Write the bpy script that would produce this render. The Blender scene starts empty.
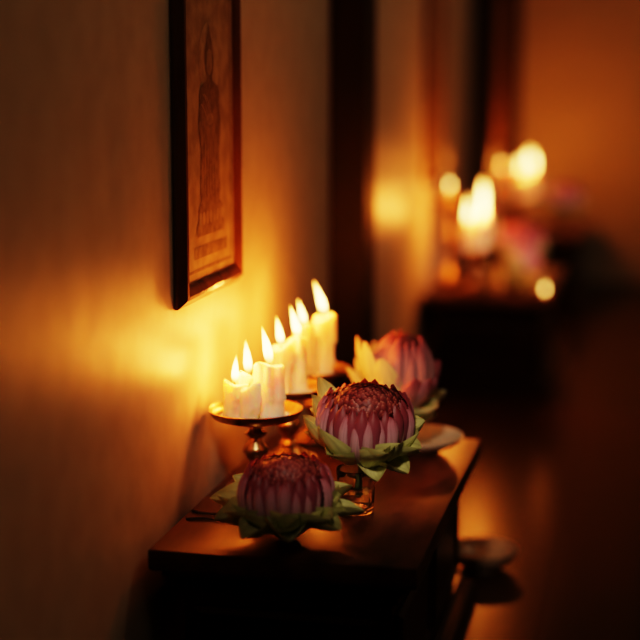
import bpy, math, random
from math import sin, cos, pi, radians as R
from mathutils import Vector
scene = bpy.context.scene
COL = scene.collection
scene.view_settings.view_transform = 'Filmic'
for lk in ('High Contrast', 'Filmic - High Contrast'):
    try: scene.view_settings.look = lk; break
    except Exception: pass
scene.view_settings.exposure = 0.0

# ------------------------------------------------------------------ materials
def new_mat(name):
    m = bpy.data.materials.new(name); m.use_nodes = True
    nt = m.node_tree; nt.nodes.clear()
    out = nt.nodes.new('ShaderNodeOutputMaterial')
    return m, nt, out

def principled(nt, **kw):
    b = nt.nodes.new('ShaderNodeBsdfPrincipled')
    for k, v in kw.items():
        b.inputs[k.replace('_', ' ')].default_value = v
    return b

def noise_col(nt, c1, c2, scale=8, stretch=(1, 1, 1), detail=4, lo=.35, hi=.65, coord='Object'):
    tc = nt.nodes.new('ShaderNodeTexCoord')
    mp = nt.nodes.new('ShaderNodeMapping'); mp.inputs['Scale'].default_value = stretch
    n = nt.nodes.new('ShaderNodeTexNoise'); n.inputs['Scale'].default_value = scale; n.inputs['Detail'].default_value = detail
    r = nt.nodes.new('ShaderNodeValToRGB')
    r.color_ramp.elements[0].position = lo; r.color_ramp.elements[0].color = (*c1, 1)
    r.color_ramp.elements[1].position = hi; r.color_ramp.elements[1].color = (*c2, 1)
    nt.links.new(tc.outputs[coord], mp.inputs[0]); nt.links.new(mp.outputs[0], n.inputs['Vector'])
    nt.links.new(n.outputs['Fac'], r.inputs[0])
    return r, n

def bump(nt, src, bsdf, strength=.2, dist=.002):
    b = nt.nodes.new('ShaderNodeBump'); b.inputs['Strength'].default_value = strength; b.inputs['Distance'].default_value = dist
    nt.links.new(src, b.inputs['Height']); nt.links.new(b.outputs[0], bsdf.inputs['Normal'])
    return b

def simple(name, c1, c2, rough=.5, metal=0., scale=8, stretch=(1, 1, 1), bs=0., bd=.002, spec=.5, lo=.35, hi=.65):
    m, nt, out = new_mat(name)
    r, n = noise_col(nt, c1, c2, scale, stretch, lo=lo, hi=hi)
    b = principled(nt, Roughness=rough, Metallic=metal)
    b.inputs['Specular IOR Level'].default_value = spec
    nt.links.new(r.outputs[0], b.inputs['Base Color'])
    if bs: bump(nt, n.outputs['Fac'], b, bs, bd)
    nt.links.new(b.outputs[0], out.inputs[0])
    return m

M = {}
# satin plaster wall: fine mottling plus very shallow trowel waves
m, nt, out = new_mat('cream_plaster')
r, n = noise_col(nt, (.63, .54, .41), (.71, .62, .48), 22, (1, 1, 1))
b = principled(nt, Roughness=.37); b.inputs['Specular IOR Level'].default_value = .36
nt.links.new(r.outputs[0], b.inputs['Base Color'])
b1 = bump(nt, n.outputs['Fac'], b, .28, .0028)
_, nw = noise_col(nt, (0, 0, 0), (1, 1, 1), 3.5, (1, 1, .9), detail=1)
b2 = nt.nodes.new('ShaderNodeBump'); b2.inputs['Strength'].default_value = .25; b2.inputs['Distance'].default_value = .007
nt.links.new(nw.outputs['Fac'], b2.inputs['Height']); nt.links.new(b2.outputs[0], b1.inputs['Normal'])
nt.links.new(b.outputs[0], out.inputs[0]); M['wall'] = m
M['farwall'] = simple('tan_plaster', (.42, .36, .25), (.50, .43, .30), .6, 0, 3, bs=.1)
M['dark_wood'] = simple('dark_lacquered_wood', (.008, .003, .002), (.024, .009, .004), .32, 0, 14, (1, .12, 1), .12, .001, spec=.35)
M['top_wood'] = simple('worn_table_wood', (.016, .007, .004), (.105, .038, .015), .34, 0, 26, (1, .25, 1), .35, .0015, spec=.32)
M['pillar_wood'] = simple('pillar_wood', (.008, .004, .0025), (.018, .008, .004), .5, 0, 16, (1, 1, .1), spec=.3)
M['frame_wood'] = simple('frame_wood', (.12, .046, .020), (.24, .094, .040), .22, 0, 30, (1, 1, .2))
M['brass'] = simple('aged_brass', (.30, .18, .08), (.62, .40, .18), .30, 1., 60, bs=.08)
M['bronze'] = simple('brown_glaze', (.32, .20, .11), (.44, .29, .17), .28, 0, 30)
M['ceramic'] = simple('glazed_ceramic', (.56, .47, .33), (.68, .58, .42), .25, 0, 20)
M['panel'] = simple('old_painting_ground', (.34, .25, .14), (.50, .38, .22), .7, 0, 40, (1, 1, 1), .1, spec=.2)
M['figure'] = simple('painted_figure', (.18, .118, .058), (.32, .22, .115), .7, 0, 80, spec=.2)
M['halo'] = simple('painted_halo', (.37, .275, .155), (.53, .41, .24), .7, 0, 60, spec=.2)
M['gilt'] = simple('dull_gilt', (.30, .215, .115), (.46, .345, .195), .6, 0, 70, spec=.2)
M['wick'] = simple('charred_wick', (.01, .008, .006), (.03, .02, .012), .9)
M['twig'] = simple('dried_stalk', (.02, .012, .006), (.05, .03, .015), .7, 0, 60)
M['stem'] = simple('lotus_stem', (.10, .14, .04), (.16, .20, .06), .5, 0, 40)

# floor planks
m, nt, out = new_mat('floor_planks')
tc = nt.nodes.new('ShaderNodeTexCoord'); mp = nt.nodes.new('ShaderNodeMapping'); mp.inputs['Rotation'].default_value = (0, 0, pi/2)
br = nt.nodes.new('ShaderNodeTexBrick'); br.inputs['Scale'].default_value = 1.0
br.inputs['Brick Width'].default_value = 1.4; br.inputs['Row Height'].default_value = .13; br.inputs['Mortar Size'].default_value = .003
br.inputs['Color1'].default_value = (.060, .024, .010, 1); br.inputs['Color2'].default_value = (.042, .017, .007, 1); br.inputs['Mortar'].default_value = (.015, .007, .004, 1)
nt.links.new(tc.outputs['Object'], mp.inputs[0]); nt.links.new(mp.outputs[0], br.inputs['Vector'])
r2, n2 = noise_col(nt, (.6, .6, .6), (1, 1, 1), 9, (1, .08, 1))
mx = nt.nodes.new('ShaderNodeMixRGB'); mx.blend_type = 'MULTIPLY'; mx.inputs[0].default_value = 1
nt.links.new(br.outputs['Color'], mx.inputs[1]); nt.links.new(r2.outputs[0], mx.inputs[2])
b = principled(nt, Roughness=.26); b.inputs['Specular IOR Level'].default_value = .11; nt.links.new(mx.outputs[0], b.inputs['Base Color']); bump(nt, n2.outputs['Fac'], b, .1, .003)
nt.links.new(b.outputs[0], out.inputs[0]); M['floor'] = m

# wax
m, nt, out = new_mat('candle_wax')
r_, n_ = noise_col(nt, (.95, .81, .58), (.97, .87, .66), 30)
b = principled(nt, Roughness=.42)
b.inputs['Subsurface Weight'].default_value = 1.0
b.inputs['Subsurface Radius'].default_value = (1.0, .55, .26)
b.inputs['Subsurface Scale'].default_value = .020
nt.links.new(r_.outputs[0], b.inputs['Base Color']); nt.links.new(b.outputs[0], out.inputs[0]); M['wax'] = m

# flame: see-through glowing body, graded along its height
def ramp(nt, stops, src):
    r = nt.nodes.new('ShaderNodeValToRGB'); cr = r.color_ramp
    cr.elements[0].position = stops[0][0]; cr.elements[0].color = (*stops[0][1], 1)
    cr.elements[1].position = stops[-1][0]; cr.elements[1].color = (*stops[-1][1], 1)
    for p, c in stops[1:-1]:
        e = cr.elements.new(p); e.color = (*c, 1)
    nt.links.new(src, r.inputs[0]); return r
def uv_sep(nt):
    uv = nt.nodes.new('ShaderNodeUVMap'); uv.uv_map = 'uv'
    s = nt.nodes.new('ShaderNodeSeparateXYZ'); nt.links.new(uv.outputs[0], s.inputs[0]); return s
FLAME = 10
m, nt, out = new_mat('candle_flame')
s = uv_sep(nt)
r = ramp(nt, [(0, (.03, .008, .004)), (.12, (.35, .10, .015)), (.32, (1, .52, .14)), (.65, (1, .50, .12)), (.88, (.8, .27, .04)), (1, (.4, .10, .01))], s.outputs[1])
e = nt.nodes.new('ShaderNodeEmission'); e.inputs['Strength'].default_value = FLAME
tr = nt.nodes.new('ShaderNodeBsdfTransparent'); ad = nt.nodes.new('ShaderNodeAddShader')
nt.links.new(r.outputs[0], e.inputs[0]); nt.links.new(e.outputs[0], ad.inputs[0]); nt.links.new(tr.outputs[0], ad.inputs[1]); nt.links.new(ad.outputs[0], out.inputs[0]); M['flame'] = m
FCOL = (1, .190, .0185)
def flame_light(parent, z, power, x=0, y=0):
    l = bpy.data.lights.new('flame_light', 'POINT'); l.energy = power; l.color = FCOL; l.shadow_soft_size = .005
    o = bpy.data.objects.new('flame_light', l); COL.objects.link(o); o.parent = parent; o.location = (x, y, z)

# glass, water
m, nt, out = new_mat('clear_glass')
b = principled(nt, Roughness=.02, IOR=1.45); b.inputs['Transmission Weight'].default_value = 1; b.inputs['Base Color'].default_value = (.97, .98, .97, 1)
nt.links.new(b.outputs[0], out.inputs[0]); M['glass'] = m
m, nt, out = new_mat('water')
b = principled(nt, Roughness=.0, IOR=1.33); b.inputs['Transmission Weight'].default_value = 1
nt.links.new(b.outputs[0], out.inputs[0]); M['water'] = m

def petal_mat(name, stops, trans=.3, veins=.25, rough=.5):
    m, nt, out = new_mat(name)
    s = uv_sep(nt)
    r = ramp(nt, stops, s.outputs[1])
    w = nt.nodes.new('ShaderNodeTexNoise'); w.inputs['Scale'].default_value = 1.0; w.inputs['Detail'].default_value = 3
    mp = nt.nodes.new('ShaderNodeMapping'); mp.inputs['Scale'].default_value = (9, 1.2, 1)
    uv = nt.nodes.new('ShaderNodeUVMap'); uv.uv_map = 'uv'
    nt.links.new(uv.outputs[0], mp.inputs[0]); nt.links.new(mp.outputs[0], w.inputs['Vector'])
    r2 = ramp(nt, [(.3, (1 - veins,) * 3), (.7, (1, 1, 1))], w.outputs['Fac'])
    mx = nt.nodes.new('ShaderNodeMixRGB'); mx.blend_type = 'MULTIPLY'; mx.inputs[0].default_value = 1
    nt.links.new(r.outputs[0], mx.inputs[1]); nt.links.new(r2.outputs[0], mx.inputs[2])
    b = principled(nt, Roughness=rough); nt.links.new(mx.outputs[0], b.inputs['Base Color'])
    t = nt.nodes.new('ShaderNodeBsdfTranslucent'); nt.links.new(mx.outputs[0], t.inputs[0])
    ms = nt.nodes.new('ShaderNodeMixShader'); ms.inputs[0].default_value = trans
    nt.links.new(b.outputs[0], ms.inputs[1]); nt.links.new(t.outputs[0], ms.inputs[2]); nt.links.new(ms.outputs[0], out.inputs[0])
    return m
M['petal_mauve'] = petal_mat('mauve_petal', [(0, (.84, .68, .62)), (.3, (.80, .56, .57)), (.7, (.72, .40, .45)), (.9, (.58, .20, .25)), (1, (.34, .06, .08))], veins=.45, rough=.62)
M['petal_inner'] = petal_mat('inner_maroon_petal', [(0, (.46, .24, .27)), (.5, (.40, .13, .18)), (.85, (.30, .06, .08)), (1, (.24, .035, .045))])
M['petal_pink'] = petal_mat('pink_petal', [(0, (.92, .80, .62)), (.3, (.90, .62, .58)), (.7, (.84, .42, .45)), (1, (.66, .18, .24))], .35, .4)
M['petal_cream'] = petal_mat('cream_petal', [(0, (.60, .68, .24)), (.4, (.84, .86, .42)), (.85, (.90, .90, .50)), (1, (.84, .80, .44))], .35)
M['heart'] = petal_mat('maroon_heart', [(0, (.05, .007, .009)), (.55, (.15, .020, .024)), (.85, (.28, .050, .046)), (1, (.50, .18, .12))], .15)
M['sepal'] = petal_mat('green_sepal', [(0, (.90, .90, .54)), (.3, (.86, .88, .45)), (.7, (.76, .80, .34)), (1, (.60, .62, .23))], .3, .4)

# ------------------------------------------------------------------ helpers
def mesh_obj(name, verts, faces, mat, parent=None, uvs=None, smooth=True, loc=None):
    me = bpy.data.meshes.new(name); me.from_pydata(verts, [], faces)
    if uvs:
        l = me.uv_layers.new(name='uv')
        for lp in me.loops: l.data[lp.index].uv = uvs[lp.vertex_index]
    me.materials.append(mat)
    if smooth:
        for p in me.polygons: p.use_smooth = True
    me.validate(); me.update()
    o = bpy.data.objects.new(name, me); COL.objects.link(o)
    if parent: o.parent = parent
    if loc: o.location = loc
    return o

def thing(name, label, cat, loc=(0, 0, 0), rot=(0, 0, 0), group=None):
    o = bpy.data.objects.new(name, None); COL.objects.link(o); o.empty_display_size = .02
    o.location = loc; o.rotation_euler = rot
    return tag(o, label, cat, group)
def tag(o, label, cat, group=None):
    o['label'] = label; o['category'] = cat
    if group: o['group'] = group
    return o
def copy_tree(o, parent=None):
    c = o.copy(); COL.objects.link(c)
    if parent: c.parent = parent
    for ch in list(o.children): copy_tree(ch, c)
    return c

def lathe(prof, n=48, rmod=None, zmod=None):
    V, F, UV = [], [], []; rings = []
    zs = [p[1] for p in prof]; z0, z1 = min(zs), max(zs)
    for (r, z) in prof:
        v = (z - z0) / max(1e-9, z1 - z0)
        if r < 1e-7:
            rings.append([len(V)]); V.append((0, 0, z)); UV.append((.5, v))
        else:
            ring = []
            for k in range(n):
                a = 2*pi*k/n
                rr = r + (rmod(a, z, r) if rmod else 0); zz = z + (zmod(a, z, r) if zmod else 0)
                ring.append(len(V)); V.append((rr*cos(a), rr*sin(a), zz)); UV.append((k/n, v))
            rings.append(ring)
    for A, B in zip(rings, rings[1:]):
        if len(A) == 1 and len(B) == 1: continue
        for k in range(n):
            k2 = (k+1) % n
            if len(A) == 1: F.append((A[0], B[k2], B[k]))
            elif len(B) == 1: F.append((A[k], A[k2], B[0]))
            else: F.append((A[k], A[k2], B[k2], B[k]))
    return V, F, UV

def sharp(o, ang=35):
    import bmesh
    bm = bmesh.new(); bm.from_mesh(o.data)
    bmesh.ops.recalc_face_normals(bm, faces=bm.faces)
    for e in bm.edges:
        if len(e.link_faces) == 2 and e.calc_face_angle(0) > R(ang): e.smooth = False
    bm.to_mesh(o.data); bm.free(); return o

def lathe_obj(name, prof, mat, parent=None, n=48, **kw):
    V, F, UV = lathe(prof, n, **kw)
    return sharp(mesh_obj(name, V, F, mat, parent, UV), 50)

def rect_loft(x0, x1, y0, y1, levels):
    V, F = [], []
    for (i, z) in levels:
        V += [(x0+i, y0+i, z), (x1-i, y0+i, z), (x1-i, y1-i, z), (x0+i, y1-i, z)]
    F.append((3, 2, 1, 0))
    for k in range(len(levels)-1):
        a = 4*k
        for j in range(4): F.append((a+j, a+(j+1) % 4, a+4+(j+1) % 4, a+4+j))
    a = 4*(len(levels)-1); F.append((a, a+1, a+2, a+3))
    return V, F
def box(name, x0, x1, y0, y1, z0, z1, mat, parent=None, bev=0):
    lv = [(0, z0), (0, z1)] if not bev else [(bev, z0), (0, z0+bev), (0, z1-bev), (bev, z1)]
    V, F = rect_loft(x0, x1, y0, y1, lv)
    return mesh_obj(name, V, F, mat, parent, smooth=False)
def struct(o):
    o['kind'] = 'structure'; return o

def catmull(pts, s):
    n = len(pts) - 1; x = min(max(s, 0), 1) * n; i = min(int(x), n-1); t = x - i
    p0 = pts[max(i-1, 0)]; p1 = pts[i]; p2 = pts[i+1]; p3 = pts[min(i+2, n)]
    return tuple(.5*((2*b_) + (-a_+c_)*t + (2*a_-5*b_+4*c_-d_)*t*t + (-a_+3*b_-3*c_+d_)*t**3) for a_, b_, c_, d_ in zip(p0, p1, p2, p3))

def tube(pts, rads, n=10):
    V, F = [], []; P = [Vector(p) for p in pts]
    for i, p in enumerate(P):
        d = (P[min(i+1, len(P)-1)] - P[max(i-1, 0)]).normalized()
        up = Vector((0, 0, 1)) if abs(d.z) < .9 else Vector((1, 0, 0))
        a = d.cross(up).normalized(); b_ = d.cross(a).normalized()
        for k in range(n):
            t = 2*pi*k/n; q = p + (a*cos(t) + b_*sin(t))*rads[i]; V.append(tuple(q))
    for i in range(len(P)-1):
        for k in range(n):
            F.append((i*n+k, i*n+(k+1) % n, (i+1)*n+(k+1) % n, (i+1)*n+k))
    F.append(tuple(range(n-1, -1, -1))); F.append(tuple((len(P)-1)*n+k for k in range(n)))
    return V, F

# ------------------------------------------------------------------ room
H = .22           # altar top height
struct(box('floor', -.1, 3.0, -.8, 5.35, -.05, 0, M['floor']))
struct(box('wall_left', -.1, 0, -.8, 5.35, 0, 2.4, M['wall']))
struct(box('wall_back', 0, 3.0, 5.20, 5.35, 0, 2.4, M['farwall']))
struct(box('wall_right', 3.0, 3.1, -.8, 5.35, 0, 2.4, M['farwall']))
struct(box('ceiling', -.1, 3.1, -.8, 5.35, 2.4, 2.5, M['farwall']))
struct(box('trim_1', 0, .058, 2.405, 2.50, 0, 2.4, M['pillar_wood']))
struct(box('trim_2', 0, .058, 4.26, 4.355, 0, 2.4, M['pillar_wood']))
struct(box('trim_3', 0, .050, 5.165, 5.20, 0, 2.4, M['pillar_wood']))
for y0, y1 in ((-.8, 2.405), (2.50, 4.26), (4.355, 5.165)):
    struct(box('baseboard_left', 0, .008, y0, y1, 0, .06, M['pillar_wood']))

# ------------------------------------------------------------------ altar tables
TX0, TX1, TL = .012, .2985, .556
def make_table(loc, label):
    t = thing('altar_table', label, 'table', loc, group='low altar tables along the wall')
    W = TX1 - TX0
    V, F = rect_loft(0, W, 0, TL, [(.010, .1955), (.003, .196), (.001, .1975), (0, .200), (0, .2175), (.0006, .2192), (.0025, .220)])
    sharp(mesh_obj('tabletop', V, F, M['top_wood'], t), 40)
    V, F = rect_loft(0, W, 0, TL, [(.028, .168), (.024, .170), (.023, .178), (.017, .185), (.012, .189), (.011, .1955)])
    sharp(mesh_obj('moulding', V, F, M['dark_wood'], t), 40)
    V, F = rect_loft(0, W, 0, TL, [(.030, .032), (.030, .168)])
    mesh_obj('body', V, F, M['dark_wood'], t, smooth=False)
    V, F = rect_loft(0, W, 0, TL, [(.004, 0), (.004, .018), (.008, .022), (.016, .026), (.022, .032)])
    sharp(mesh_obj('plinth', V, F, M['dark_wood'], t), 40)
    # raised panels: two on the long side, one on the end
    def panel_x(y0, y1):
        lv = [(.0, W-.030), (.0, W-.026), (.006, W-.022), (.016, W-.026)]
        V = []; F = []
        for i, x in lv: V += [(x, y0+i, .045+i), (x, y1-i, .045+i), (x, y1-i, .152-i), (x, y0+i, .152-i)]
        for k in range(3):
            for j in range(4): F.append((4*k+j, 4*k+(j+1) % 4, 4*k+4+(j+1) % 4, 4*k+4+j))
        F.append((12, 13, 14, 15)); mesh_obj('side_panel', V, F, M['dark_wood'], t, smooth=False)
    panel_x(.045, .266); panel_x(.290, .511)
    V = []; F = []
    for i, d in [(.0, .030), (.0, .026), (.006, .022), (.016, .026)]: V += [(.042+i, d, .045+i), (W-.042-i, d, .045+i), (W-.042-i, d, .152-i), (.042+i, d, .152-i)]
    for k in range(3):
        for j in range(4): F.append((4*k+j, 4*k+(j+1) % 4, 4*k+4+(j+1) % 4, 4*k+4+j))
    F.append((12, 13, 14, 15)); mesh_obj('front_panel', V, F, M['dark_wood'], t, smooth=False)
    return t
YF = 1.453
tab = make_table((TX0, YF, 0), 'nearest low dark wooden altar table carrying three sharp lotus flowers')
tab2 = copy_tree(tab); tab2.location = (TX0, 3.31, 0); tab2['label'] = 'blurred dark altar table beyond the dark wall post, second from camera'
tab3 = copy_tree(tab); tab3.location = (TX0, 4.59, 0); tab3['label'] = 'farthest blurred dark altar table, near the back wall'

# ------------------------------------------------------------------ framed painting
def make_picture(y0, label):
    w, h = .246, .519
    t = thing('framed_painting', label, 'picture', (0.0005, y0, .453), group='framed paintings on the left wall')
    V, F = [], []
    rings = [(0, 0), (0, .004), (.009, .0130), (.013, .0138), (.018, .0118), (.0215, .0100), (.0235, .008), (.0245, .006)]
    for i, x in rings: V += [(x, i, i), (x, w-i, i), (x, w-i, h-i), (x, i, h-i)]
    for k in range(len(rings)-1):
        for j in range(4): F.append((4*k+j, 4*k+(j+1) % 4, 4*k+4+(j+1) % 4, 4*k+4+j))
    sharp(mesh_obj('frame', V, F, M['frame_wood'], t), 30)
    i = .024
    mesh_obj('painted_panel', [(.006, i, i), (.006, w-i, i), (.006, w-i, h-i), (.006, i, h-i)], [(0, 1, 2, 3)], M['panel'], t, smooth=False)
    V, F = [], []
    for ins in (.034, .0375): V += [(.0063, ins, ins), (.0063, w-ins, ins), (.0063, w-ins, h-ins), (.0063, ins, h-ins)]
    for j in range(4): F.append((j, (j+1) % 4, 4+(j+1) % 4, 4+j))
    mesh_obj('border_line', V, F, M['figure'], t, smooth=False)
    c = w/2; D = .012
    def ell(name, cy, cz, ry, rz, mat, x):
        V = [(x, cy, cz+D)] + [(x, cy+ry*cos(2*pi*k/32), cz+D+rz*sin(2*pi*k/32)) for k in range(32)]
        mesh_obj(name, V, [(0, 1+k, 1+(k+1) % 32) for k in range(32)], mat, t, smooth=False)
    def strip(name, pts, wd, mat, x):
        V, F = [], []
        for k, (y, z) in enumerate(pts):
            y0_, z0_ = pts[max(k-1, 0)]; y1_, z1_ = pts[min(k+1, len(pts)-1)]
            dy, dz = y1_-y0_, z1_-z0_; L = math.hypot(dy, dz) or 1
            V += [(x, y-dz/L*wd, z+dy/L*wd+D), (x, y+dz/L*wd, z-dy/L*wd+D)]
            if k: F.append((2*k-2, 2*k, 2*k+1, 2*k-1))
        mesh_obj(name, V, F, mat, t, smooth=False)
    ell('halo', c, .262, .040, .046, M['halo'], .0063)
    # standing robed figure on a pedestal, painted flat
    prof = [(.054, .062), (.056, .072), (.044, .082), (.051, .092), (.036, .100), (.040, .112), (.038, .135), (.036, .160), (.042, .178), (.044, .192), (.040, .208), (.041, .222), (.034, .234), (.013, .240),
            (.011, .245), (.016, .252), (.0185, .262), (.017, .274), (.013, .281), (.010, .287), (.007, .293), (.003, .300), (.0004, .304)]
    V, F = [], []
    for hw, z in prof: V += [(.0065, c-hw, z+D), (.0065, c+hw, z+D)]
    for k in range(len(prof)-1): F.append((2*k, 2*k+1, 2*k+3, 2*k+2))
    mesh_obj('robed_figure', V, F, M['figure'], t, smooth=False)
    ell('face', c, .262, .0115, .015, M['gilt'], .0067); ell('hands', c, .196, .014, .007, M['gilt'], .0067)
    for a, b_ in ((-.030, .022), (-.024, .028), (-.034, .012)):
        strip('robe_hem', [(c+a+(b_-a)*k/12, .226-.07*k/12+.016*sin(pi*k/12)-.012*(a < -.03)) for k in range(13)], .0009, M['gilt'], .0067)
    for dy in (-.022, -.011, 0, .011, .022):
        strip('robe_fold', [(c+dy*(.8+.03*k), .172-.068*k/8+.004*sin(k)) for k in range(9)], .0008, M['gilt'], .0067)
    for k in range(7): ell('pedestal_petal', c-.042+.014*k, .082, .0055, .0075, M['gilt'], .0067)
    V = [(.0063, c-.066, .049), (.0063, c+.066, .049), (.0063, c+.066, .063), (.0063, c-.066, .063)]
    mesh_obj('base_band', V, [(0, 1, 2, 3)], M['figure'], t, smooth=False)
    return t
p1 = make_picture(1.590, 'nearest dark framed painting of a robed figure, above sharp candles')
p2 = copy_tree(p1); p2.location.y = 3.38; p2['label'] = 'blurred framed painting above the second altar table'
p3 = copy_tree(p1); p3.location.y = 4.86; p3['label'] = 'farthest blurred framed painting, above the farthest altar table'

# ------------------------------------------------------------------ candle stands
def make_stand(loc, r, label, pool=.030, seed=0):
    t = thing('candle_stand', label, 'candle stand', loc, group='round brass candle stands')
    lathe_obj('dish', [(0, .084), (.012, .084), (.022, .085), (r*.72, .0862), (r*.9, .0895), (r-.001, .0965), (r, .0990), (r-.0012, .0996), (r-.004, .0970), (r*.88, .0918), (r*.7, .0895), (.02, .0890), (0, .0890)], M['brass'], t, 64)
    lathe_obj('stem', [(0, .0215), (.0100, .0215), (.0130, .024), (.0118, .027), (.0078, .030), (.0080, .035), (.0135, .042), (.0160, .048), (.0140, .054), (.0082, .060), (.0072, .064), (.0122, .067), (.0130, .070), (.0088, .073), (.0080, .077), (.0120, .081), (.0160, .0845), (0, .0845)], M['brass'], t, 40)
    lathe_obj('foot', [(0, 0), (.034, 0), (.036, .002), (.036, .005), (.033, .0075), (.025, .010), (.019, .014), (.0140, .019), (.0115, .0218), (0, .0220)], M['brass'], t, 48)
    q = random.Random(seed); ph = [q.uniform(0, 6) for _ in range(3)]
    lathe_obj('melted_wax', [(0, .0886), (pool, .0886), (pool*1.02, .0895), (pool*.96, .0908), (pool*.8, .0914), (0, .0916)], M['wax'], t, 64,
              rmod=lambda a, z, rr: rr*(.10*sin(2*a+ph[0])+.07*sin(3*a+ph[1])+.05*sin(5*a+ph[2])))
    return t

FP = .56
def make_candle(loc, h, label, lit=True, r=.0132, fh=.040, lean=(0, 0), seed=0, group='cream candles burning on the brass stands', fp=None):
    q = random.Random(seed + 11)
    t = thing('candle', label, 'candle', loc, (0, 0, q.uniform(0, 6)), group=group)
    drips = [(q.uniform(0, 2*pi), q.uniform(.25, .9)*h, q.uniform(.0018, .0038)*r/.0132, q.uniform(.16, .30)) for _ in range(9)]
    ph = q.uniform(0, 6)
    def rm(a, z, rr):
        if rr < r*.85: return 0
        d = r*.05*sin(3*a+ph) + r*.03*sin(5*a+ph+z*90)
        for a0, zl, amp, wd in drips:
            da = (a-a0+pi) % (2*pi) - pi
            low = h - zl
            f = 1/(1+math.exp(-(z-low)/.0014)); blob = 1 + .7*math.exp(-((z-low-.002)/.004)**2)
            d += amp*f*blob*math.exp(-(da/wd)**2)
        return d
    def zm(a, z, rr):
        return (.0040*sin(a+ph)+.0022*sin(2*a+ph*2)) * max(0, (z-.7*h)/(.3*h)) if rr > r*.5 else 0
    prof = [(0, 0), (r*1.06, 0)] + [(r*(1.04-.07*k/18), .001+(h-.004)*k/18) for k in range(19)] + [(r*.93, h-.0006), (r*.84, h), (r*.72, h-.0012), (r*.5, h-.003), (r*.25, h-.0036), (0, h-.0038)]
    V, F, UV = lathe(prof, 56, rm, zm)
    mesh_obj('wax_body', V, F, M['wax'], t, UV)
    V, F = tube([(0, 0, h-.005), (.0002, 0, h-.001), (.0006, .0003, h+.002), (.0016, .0006, h+.0035)], [.0009, .0009, .0008, .0006], 8)
    mesh_obj('wick', V, F, M['wick'], t)
    if lit:
        n = 20; prof = []
        for k in range(n+1):
            s = k/n
            rr = (.0050*fh/.040) * (sin(pi*min(1, s**.62))**.9 if 0 < s < 1 else 0) * (1-.25*s)
            prof.append((max(rr, 0), s*fh))
        V, F, UV = lathe(prof, 20)
        ca, sa = cos(-t.rotation_euler.z), sin(-t.rotation_euler.z)
        lx, ly = lean[0]*ca - lean[1]*sa, lean[0]*sa + lean[1]*ca
        V = [(x + lx*(z/fh)**1.6*fh, y + ly*(z/fh)**1.6*fh, z + h + .0005) for x, y, z in V]
        mesh_obj('flame', V, F, M['flame'], t, UV)
        flame_light(t, h + fh*.42, fp if fp else FP*fh/.040, lx*.25*fh, ly*.25*fh)
    return t

DZ = H + .0890
S1 = (.063, 1.702); S2 = (.070, 1.838); S3 = (.077, 1.958)
make_stand((*S1, H), .057, 'nearest brass candle stand, behind the frontmost lotus', .037, 1)
make_stand((*S2, H), .052, 'middle of the three sharp brass stands, behind the nearest stand', .030, 2)
make_stand((*S3, H), .050, 'third brass stand, at the rear end of the nearest table', .030, 3)
def C(S, dx, dy, *a, **k): return make_candle((S[0]+dx, S[1]+dy, DZ+.0012), *a, **k)
C(S1, -.022, -.012, .041, 'short lit candle leftmost on the nearest brass stand', fh=.034, seed=1, lean=(.06, 0))
C(S1, -.014, .019, .046, 'second flame from left, rear lit candle on the nearest stand', fh=.042, seed=2, lean=(-.08, 0))
C(S1, .016, .004, .062, 'thick tall lit candle at the right of the nearest brass stand', r=.0168, fh=.046, seed=3, lean=(-.20, 0))
C(S1, -.001, -.025, .042, 'slim unlit candle in front of the tallest on the nearest stand', lit=False, r=.0105, seed=4)
C(S2, -.007, -.012, .062, 'left lit candle on the middle brass stand', r=.0125, fh=.038, seed=5, lean=(-.16, 0))
C(S2, .008, .016, .068, 'right lit candle on the middle brass stand', r=.0125, fh=.042, seed=6, lean=(-.24, 0))
C(S3, -.012, -.013, .068, 'left lit candle on the third brass stand', r=.0120, fh=.036, seed=7, lean=(-.24, 0))
C(S3, .009, .015, .078, 'right lit candle with high flame on the third brass stand', r=.0135, fh=.048, seed=8, lean=(-.30, 0))

# ------------------------------------------------------------------ lotus flowers
def petal_geo(pts, half_ang, bulge, nu=6, nv=16):
    V, F, UV = [], [], []
    for j in range(nv+1):
        s = j/nv; r, z = catmull(pts, s)
        w = (.75+.25*min(1, s/.3)) if s < .72 else max(.08, (1-((s-.72)/.28)**2.8))
        for i in range(nu+1):
            u = -1 + 2*i/nu; a = u*half_ang*w
            rr = r + bulge*(1-u*u)*min(1, .3+1.4*s)
            V.append((rr*cos(a), rr*sin(a), z)); UV.append((i/nu, s))
    for j in range(nv):
        for i in range(nu):
            a = j*(nu+1)+i; F.append((a, a+1, a+nu+2, a+nu+1))
    return V, F, UV

def sepal_geo(L, W, r0, z0, e0, e1, fold, nu=8, nv=18, twist=0, th=.0022):
    """thick, cupped, folded sepal: top and bottom skins joined at the rim; e0 -> e1 is its rise along the length, tip curling up"""
    top, bot, UV = [], [], []; r, z = r0, z0
    for j in range(nv+1):
        s = j/nv; e = R(e0 + (e1-e0)*s + 34*max(0, s-.55)**1.2)
        w = W * max(.05, (1-s**3.6)**.7) * (.62+.50*min(1, s/.5))
        for i in range(nu+1):
            u = -1 + 2*i/nu; off = fold*w*(.55*u*u+.45*abs(u)**4)*1.15 + .0009*sin(7*s+3*u); t_ = th*(1-u*u)*(1-.8*s)
            x = r - off*sin(e); zz = z + off*cos(e) + twist*u*w*s; y = u*w*.86
            top.append((x, y, zz)); bot.append((x+t_*sin(e), y, zz-t_*cos(e))); UV.append((i/nu, s))
        r += L/nv*cos(e); z += L/nv*sin(e)
    F = []; n1 = len(top)
    for j in range(nv):
        for i in range(nu):
            a = j*(nu+1)+i; F.append((a, a+1, a+nu+2, a+nu+1)); F.append((n1+a, n1+a+nu+1, n1+a+nu+2, n1+a+1))
    return top+bot, F, UV+UV

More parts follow.
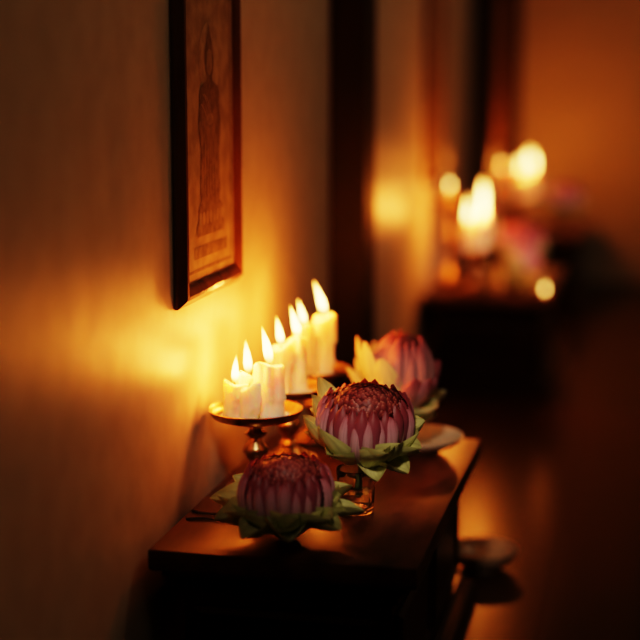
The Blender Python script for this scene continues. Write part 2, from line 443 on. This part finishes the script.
def make_mesh(name, geo, mat):
    V, F, UV = geo
    me = bpy.data.meshes.new(name); me.from_pydata(V, [], F)
    l = me.uv_layers.new(name='uv')
    for lp in me.loops: l.data[lp.index].uv = UV[lp.vertex_index]
    for p in me.polygons: p.use_smooth = True
    me.materials.append(mat); me.update(); return me
def child(name, me, parent, loc=(0, 0, 0), rot=(0, 0, 0), sc=1):
    o = bpy.data.objects.new(name, me); COL.objects.link(o); o.parent = parent
    o.location = loc; o.rotation_euler = rot; o.scale = (sc, sc, sc); return o

# open bud: outer petals stop at a wide rim, a dome of dark folded petal tips fills it
BUD = [(.012, .000), (.034, .009), (.0455, .024), (.0485, .039), (.0470, .051), (.0415, .0605)]
def scale_prof(p, kr, kz, dz=0): return [(r*kr, z*kz+dz) for r, z in p]
def make_lotus(label, loc, rot, petal, inner, n, bud, sepals, z0=.012, seed=0, stem=None, spin=0, dome=.020):
    q = random.Random(seed)
    t = thing('lotus_flower', label, 'lotus flower', loc, rot, group='lotus flowers')
    pa = make_mesh('petal', petal_geo(bud, pi/n*1.04, .0050), M[petal])
    ip = scale_prof(bud, .965, 1.05, .001); ip = ip[:-1] + [(ip[-1][0]*.93, ip[-1][1]+.003)]
    pb = make_mesh('petal', petal_geo(ip, pi/n*1.1, .0030), M[inner])
    for k in range(n):
        child('petal', pa, t, (0, 0, z0), (q.uniform(-.03, .03), q.uniform(-.03, .03), spin+2*pi*k/n+q.uniform(-.03, .03)), q.uniform(.93, 1.05))
    for k in range(n):
        child('petal', pb, t, (0, 0, z0), (0, 0, spin+2*pi*(k+.5)/n+q.uniform(-.04, .04)), q.uniform(.97, 1.04))
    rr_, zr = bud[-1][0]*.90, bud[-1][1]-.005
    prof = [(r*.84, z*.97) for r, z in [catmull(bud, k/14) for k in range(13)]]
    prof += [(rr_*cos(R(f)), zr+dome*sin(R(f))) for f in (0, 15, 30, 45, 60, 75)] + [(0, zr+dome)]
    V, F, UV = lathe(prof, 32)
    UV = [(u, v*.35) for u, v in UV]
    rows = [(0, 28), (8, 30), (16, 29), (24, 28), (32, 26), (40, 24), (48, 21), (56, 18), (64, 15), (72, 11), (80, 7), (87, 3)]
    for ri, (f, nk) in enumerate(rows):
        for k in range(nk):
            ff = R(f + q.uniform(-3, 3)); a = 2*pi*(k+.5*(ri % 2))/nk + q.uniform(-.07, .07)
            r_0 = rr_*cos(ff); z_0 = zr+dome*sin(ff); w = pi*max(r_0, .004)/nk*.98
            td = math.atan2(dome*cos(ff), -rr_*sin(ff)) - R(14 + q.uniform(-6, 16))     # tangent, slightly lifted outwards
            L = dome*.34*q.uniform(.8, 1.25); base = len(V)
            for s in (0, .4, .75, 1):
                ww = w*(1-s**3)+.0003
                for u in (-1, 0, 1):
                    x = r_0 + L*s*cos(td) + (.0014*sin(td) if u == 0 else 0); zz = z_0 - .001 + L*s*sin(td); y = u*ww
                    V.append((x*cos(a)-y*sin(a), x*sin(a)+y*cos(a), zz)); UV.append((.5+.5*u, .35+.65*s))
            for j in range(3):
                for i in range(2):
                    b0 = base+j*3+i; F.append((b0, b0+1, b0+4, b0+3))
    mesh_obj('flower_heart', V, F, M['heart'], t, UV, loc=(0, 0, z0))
    for sp in sepals:
        cnt, L, W, r0, zz, e0, e1, fold, a0, mat = sp[:10]
        arc = sp[10] if len(sp) > 10 else 2*pi
        variants = [make_mesh('sepal', sepal_geo(L*q.uniform(.9, 1.1), W*q.uniform(.9, 1.1), r0, zz, e0+q.uniform(-5, 5), e1+q.uniform(-10, 10), fold, twist=q.uniform(-.25, .25)), M[mat]) for _ in range(4)]
        nm = 'sepal' if mat == 'sepal' else 'outer_petal'
        for k in range(cnt):
            child(nm, variants[k % 4], t, (0, 0, 0), (0, 0, a0 + arc*k/cnt + q.uniform(-.14, .14)), q.uniform(.93, 1.05))
    if stem:
        V, F = tube([(0, 0, z0+.004), (0, 0, 0), *stem], [.008, .0065] + [.0045]*len(stem), 12)
        mesh_obj('stem', V, F, M['stem'], t)
    else:
        lathe_obj('flower_base', [(0, .0005), (.012, .0005), (.0155, .004), (.0175, z0*.75), (.013, z0+.003), (0, z0+.004)], M['stem'], t, 24)
    return t

l1 = make_lotus('frontmost mauve lotus lying on the table with green folded sepals', (.146, 1.522, H+.003), (R(7), R(1), 0), 'petal_mauve', 'petal_inner', 22, scale_prof(BUD, .97, 1.02),
    [(9, .076, .023, .014, .0160, 14, 4, .60, .2, 'sepal'), (9, .070, .024, .018, .013, 30, 20, .60, .55, 'sepal'), (9, .056, .022, .024, .012, 38, 48, .52, .1, 'sepal')], seed=3, spin=.3)
l2 = make_lotus('large mauve-pink lotus standing in the small glass, middle of three', (.206, 1.640, H+.054), (R(12), R(5), 0), 'petal_mauve', 'petal_inner', 21,
    scale_prof(BUD, 1.03, 1.12), [(6, .054, .022, .014, .010, 12, 4, .50, -1.2, 'sepal', 4.0), (8, .066, .024, .018, .010, 34, 28, .56, .5, 'sepal'), (5, .084, .024, .026, .011, 40, 64, .46, 2.0, 'sepal', 2.6), (5, .060, .023, .026, .011, 36, 52, .48, -1.2, 'sepal', 2.6)],
    seed=5, stem=[(-.001, 0, -.012), (-.004, .001, -.026), (-.006, .004, -.042)], spin=1.1)

# glass holding the middle lotus
def make_glass(loc, label):
    t = thing('drinking_glass', label, 'glass', loc, group='small clear glasses')
    def facet(a, z, r): return -.0009*abs(sin(a*5)) if r > .017 and .006 < z < .040 else 0
    lathe_obj('glass_cup', [(0, 0), (.0185, 0), (.0200, .0015), (.0205, .006), (.0210, .012), (.0220, .034), (.0226, .041), (.0232, .050), (.0228, .0512), (.0215, .050), (.0205, .034), (.0188, .010), (.016, .0065), (0, .006)], M['glass'], t, 60, rmod=facet)
    lathe_obj('water', [(0, .0068), (.0155, .0072), (.0180, .0105), (.0192, .024), (.0190, .0245), (0, .0245)], M['water'], t, 40)
    return t
make_glass((.199, 1.636, H), 'small clear glass holding the middle lotus on the nearest table')

def make_plate(loc, label):
    t = thing('shallow_plate', label, 'plate', loc, group='shallow ceramic plates')
    lathe_obj('plate_dish', [(0, .003), (.028, .0032), (.042, .0065), (.054, .0125), (.0605, .0190), (.0610, .0212), (.0595, .0214), (.053, .0155), (.042, .0100), (.028, .0072), (0, .0068)], M['ceramic'], t, 64)
    lathe_obj('foot_ring', [(.0255, 0), (.0300, 0), (.0295, .0040), (.0245, .0040), (.0255, 0)], M['ceramic'], t, 48)
    return t
make_plate((.222, 1.932, H), 'pale shallow plate under the pale pink lotus')
# third lotus: an opening bloom, pointed pink petals leaning out, tall cream-green outer petals on its wall side
l3 = make_lotus('pale pink lotus with cream outer petals on the shallow plate', (.191, 1.918, H+.0125), (R(4), R(7), 0), 'petal_pink', 'petal_pink', 13,
    scale_prof([(.012, .000), (.028, .010), (.037, .026), (.039, .044), (.036, .060), (.029, .074), (.020, .084)], .98, 1.02),
    [(8, .054, .024, .014, .022, 26, 26, .45, .1, 'sepal'), (7, .056, .026, .018, .034, 28, 40, .45, .5, 'petal_cream'),
     (6, .074, .023, .024, .048, 46, 80, .34, -1.2, 'petal_pink', 3.6),
     (6, .080, .028, .020, .042, 40, 62, .38, 1.8, 'petal_cream', 3.4), (5, .094, .027, .024, .048, 54, 76, .32, 2.0, 'petal_cream', 2.9), (4, .046, .023, .024, .036, 30, 54, .4, -1.3, 'sepal', 2.8)], z0=.052, seed=8, spin=.4, dome=.014)

# brown bowl on the floor behind the table
o = thing('offering_bowl', 'small brown shallow bowl on the floor behind the nearest table', 'bowl', (.290, 2.118, 0))
lathe_obj('bowl_dish', [(0, .004), (.026, .0042), (.038, .009), (.047, .018), (.0520, .028), (.053, .0305), (.0515, .0307), (.0455, .0205), (.036, .0125), (.022, .0085), (0, .0080)], M['bronze'], o, 56)
lathe_obj('foot_ring', [(.0240, 0), (.0280, 0), (.0275, .0050), (.0230, .0050), (.0240, 0)], M['bronze'], o, 40)

# dried stalks on the table near the wall
def stalk(pts, label, r=.0017):
    P = [catmull(pts, k/16) for k in range(17)]
    V, F = tube(P, [r*(1-.4*k/16) for k in range(17)], 8)
    tag(mesh_obj('dried_stalk', V, F, M['twig']), label, 'stalk', 'dried stalks by the wall')
z = H + .0019
stalk([(.018, 1.592, z), (.032, 1.586, z), (.052, 1.588, z), (.070, 1.602, z), (.082, 1.618, z)], 'upper thin dark stalk curving along the table behind the frontmost lotus')
stalk([(.020, 1.560, z), (.036, 1.566, z), (.050, 1.564, z), (.066, 1.558, z)], 'lower thin dark stalk nearer the front edge, left of the frontmost lotus')

# ------------------------------------------------------------------ second and third altars (far, out of focus)
B1 = (.124, 3.40); B2 = (.045, 3.51)
make_stand((*B1, H), .057, 'front blurred candle stand on the second altar table', .034, 5)
sB2 = make_stand((*B2, H), .034, 'added blurred tall slim stand lifting a light blob close to the wall on the second altar table', .018, 6); sB2.scale = (.9, .9, 2.1)  # made-up stand and candle, placed to give a bright blob under the frame
C(B1, -.018, -.010, .058, 'left blurred candle on the front stand of the second altar table', fh=.068, seed=21)
C(B1, .014, -.014, .070, 'front right blurred candle on the front stand of the second altar table', fh=.068, seed=22)
C(B1, .010, .020, .094, 'tall rear blurred candle on the front stand of the second altar table', fh=.070, seed=23)
make_candle((*B2, H+.0890*2.1+.0025), .030, 'added short blurred candle making a light blob close to the wall under the second painting', r=.009, fh=.026, seed=24, fp=.04)
g = make_glass((.199, 3.50, H), 'blurred glass under the raised pink lotus on the second altar table')
l4 = copy_tree(l2); l4.location = (.206, 3.504, H+.054); l4['label'] = 'blurred pink lotus raised in a glass on the second altar table'
l5 = copy_tree(l3); l5.location = (.226, 3.382, H+.002); l5.scale = (.72,)*3; l5['label'] = 'blurred pale lotus low at the front of the second altar table'
# tealight at the table edge
t = thing('tealight', 'small blurred tealight at the front right corner of the second altar table', 'candle', (.284, 3.324, H))
lathe_obj('cup', [(0, 0), (.0105, 0), (.011, .0005), (.0112, .010), (.0108, .010), (.0105, .002), (0, .0015)], M['brass'], t, 32)
lathe_obj('wax_body', [(0, .0018), (.0103, .0021), (.0105, .008), (0, .0078)], M['wax'], t, 32)
V, F = tube([(0, 0, .0075), (0, 0, .012)], [.0007, .0006], 8); mesh_obj('wick', V, F, M['wick'], t)
V, F, UV = lathe([(0, .0115), (.0024, .0130), (.0034, .0165), (.0026, .0215), (.0012, .026), (0, .030)], 16); mesh_obj('flame', V, F, M['flame'], t, UV)
flame_light(t, .017, .08)

B3 = (.116, 4.80); B4 = (.047, 4.69)
make_stand((*B3, H), .057, 'blurred candle stand on the farthest altar table', .034, 7)
C(B3, -.018, -.006, .078, 'left blurred candle on the farthest altar table', fh=.062, seed=31)
C(B3, .016, -.010, .086, 'right blurred candle on the farthest altar table', fh=.064, seed=32)
C(B3, .004, .022, .094, 'rear blurred candle on the farthest altar table', fh=.064, seed=33)
make_stand((*B4, H), .034, 'added blurred slim stand for the glow close to the wall on the farthest altar table', .018, 9)  # invented stand and candle, put in to make an orange glow at the wall
C(B4, .000, .000, .100, 'added blurred candle making the glow close to the wall on the farthest altar table', fh=.028, seed=34, fp=.40)
g3 = copy_tree(g); g3.location = (.226, 4.715, H); g3['label'] = 'blurred glass under the raised lotus on the farthest altar table'
l6 = copy_tree(l2); l6.location = (.233, 4.719, H+.054); l6['label'] = 'blurred lotus raised in a glass on the farthest altar table'

# ------------------------------------------------------------------ light, world, camera
w = bpy.data.worlds.new('World'); scene.world = w; w.use_nodes = True
w.node_tree.nodes['Background'].inputs[0].default_value = (.9, .72, .52, 1); w.node_tree.nodes['Background'].inputs[1].default_value = .006
def spot(loc, target, energy, col, size, blend, rad):  # added unseen spots that brighten the flowers, not fittings of the hall
    l = bpy.data.lights.new('added_flower_fill', 'SPOT'); l.energy = energy; l.color = col; l.spot_size = size; l.spot_blend = blend; l.shadow_soft_size = rad
    o = bpy.data.objects.new('added_flower_fill', l); COL.objects.link(o); o.location = loc
    o.rotation_euler = (Vector(target)-Vector(loc)).to_track_quat('-Z', 'Y').to_euler()
spot((.30, .80, .96), (.185, 1.70, .30), 29, (1, .74, .58), R(23), 1.0, .06)
spot((.60, 2.60, 1.10), (.20, 3.48, .30), 70, (1, .52, .40), R(20), 1.0, .10)
spot((.60, 3.90, 1.10), (.22, 4.70, .32), 75, (1, .48, .36), R(16), 1.0, .10)
def point(loc, e, col, rad=.25):  # added unseen point lights lifting the dim walls, no real source behind them
    l = bpy.data.lights.new('added_room_fill', 'POINT'); l.energy = e; l.color = col; l.shadow_soft_size = rad
    o = bpy.data.objects.new('added_room_fill', l); COL.objects.link(o); o.location = loc
point((1.6, .6, 2.3), 3.4, (1, .74, .47))
point((1.3, 2.7, 2.2), 11, (1, .76, .50))

cam = bpy.data.cameras.new('camera'); co = bpy.data.objects.new('camera', cam); COL.objects.link(co)
co.location = (.525, 0, H+.5); co.rotation_euler = (R(90-9.47), 0, R(12.69))
cam.lens = 85; cam.sensor_width = 36; cam.clip_start = .02
cam.dof.use_dof = True; cam.dof.focus_distance = 1.70; cam.dof.aperture_fstop = 1.85
scene.camera = co
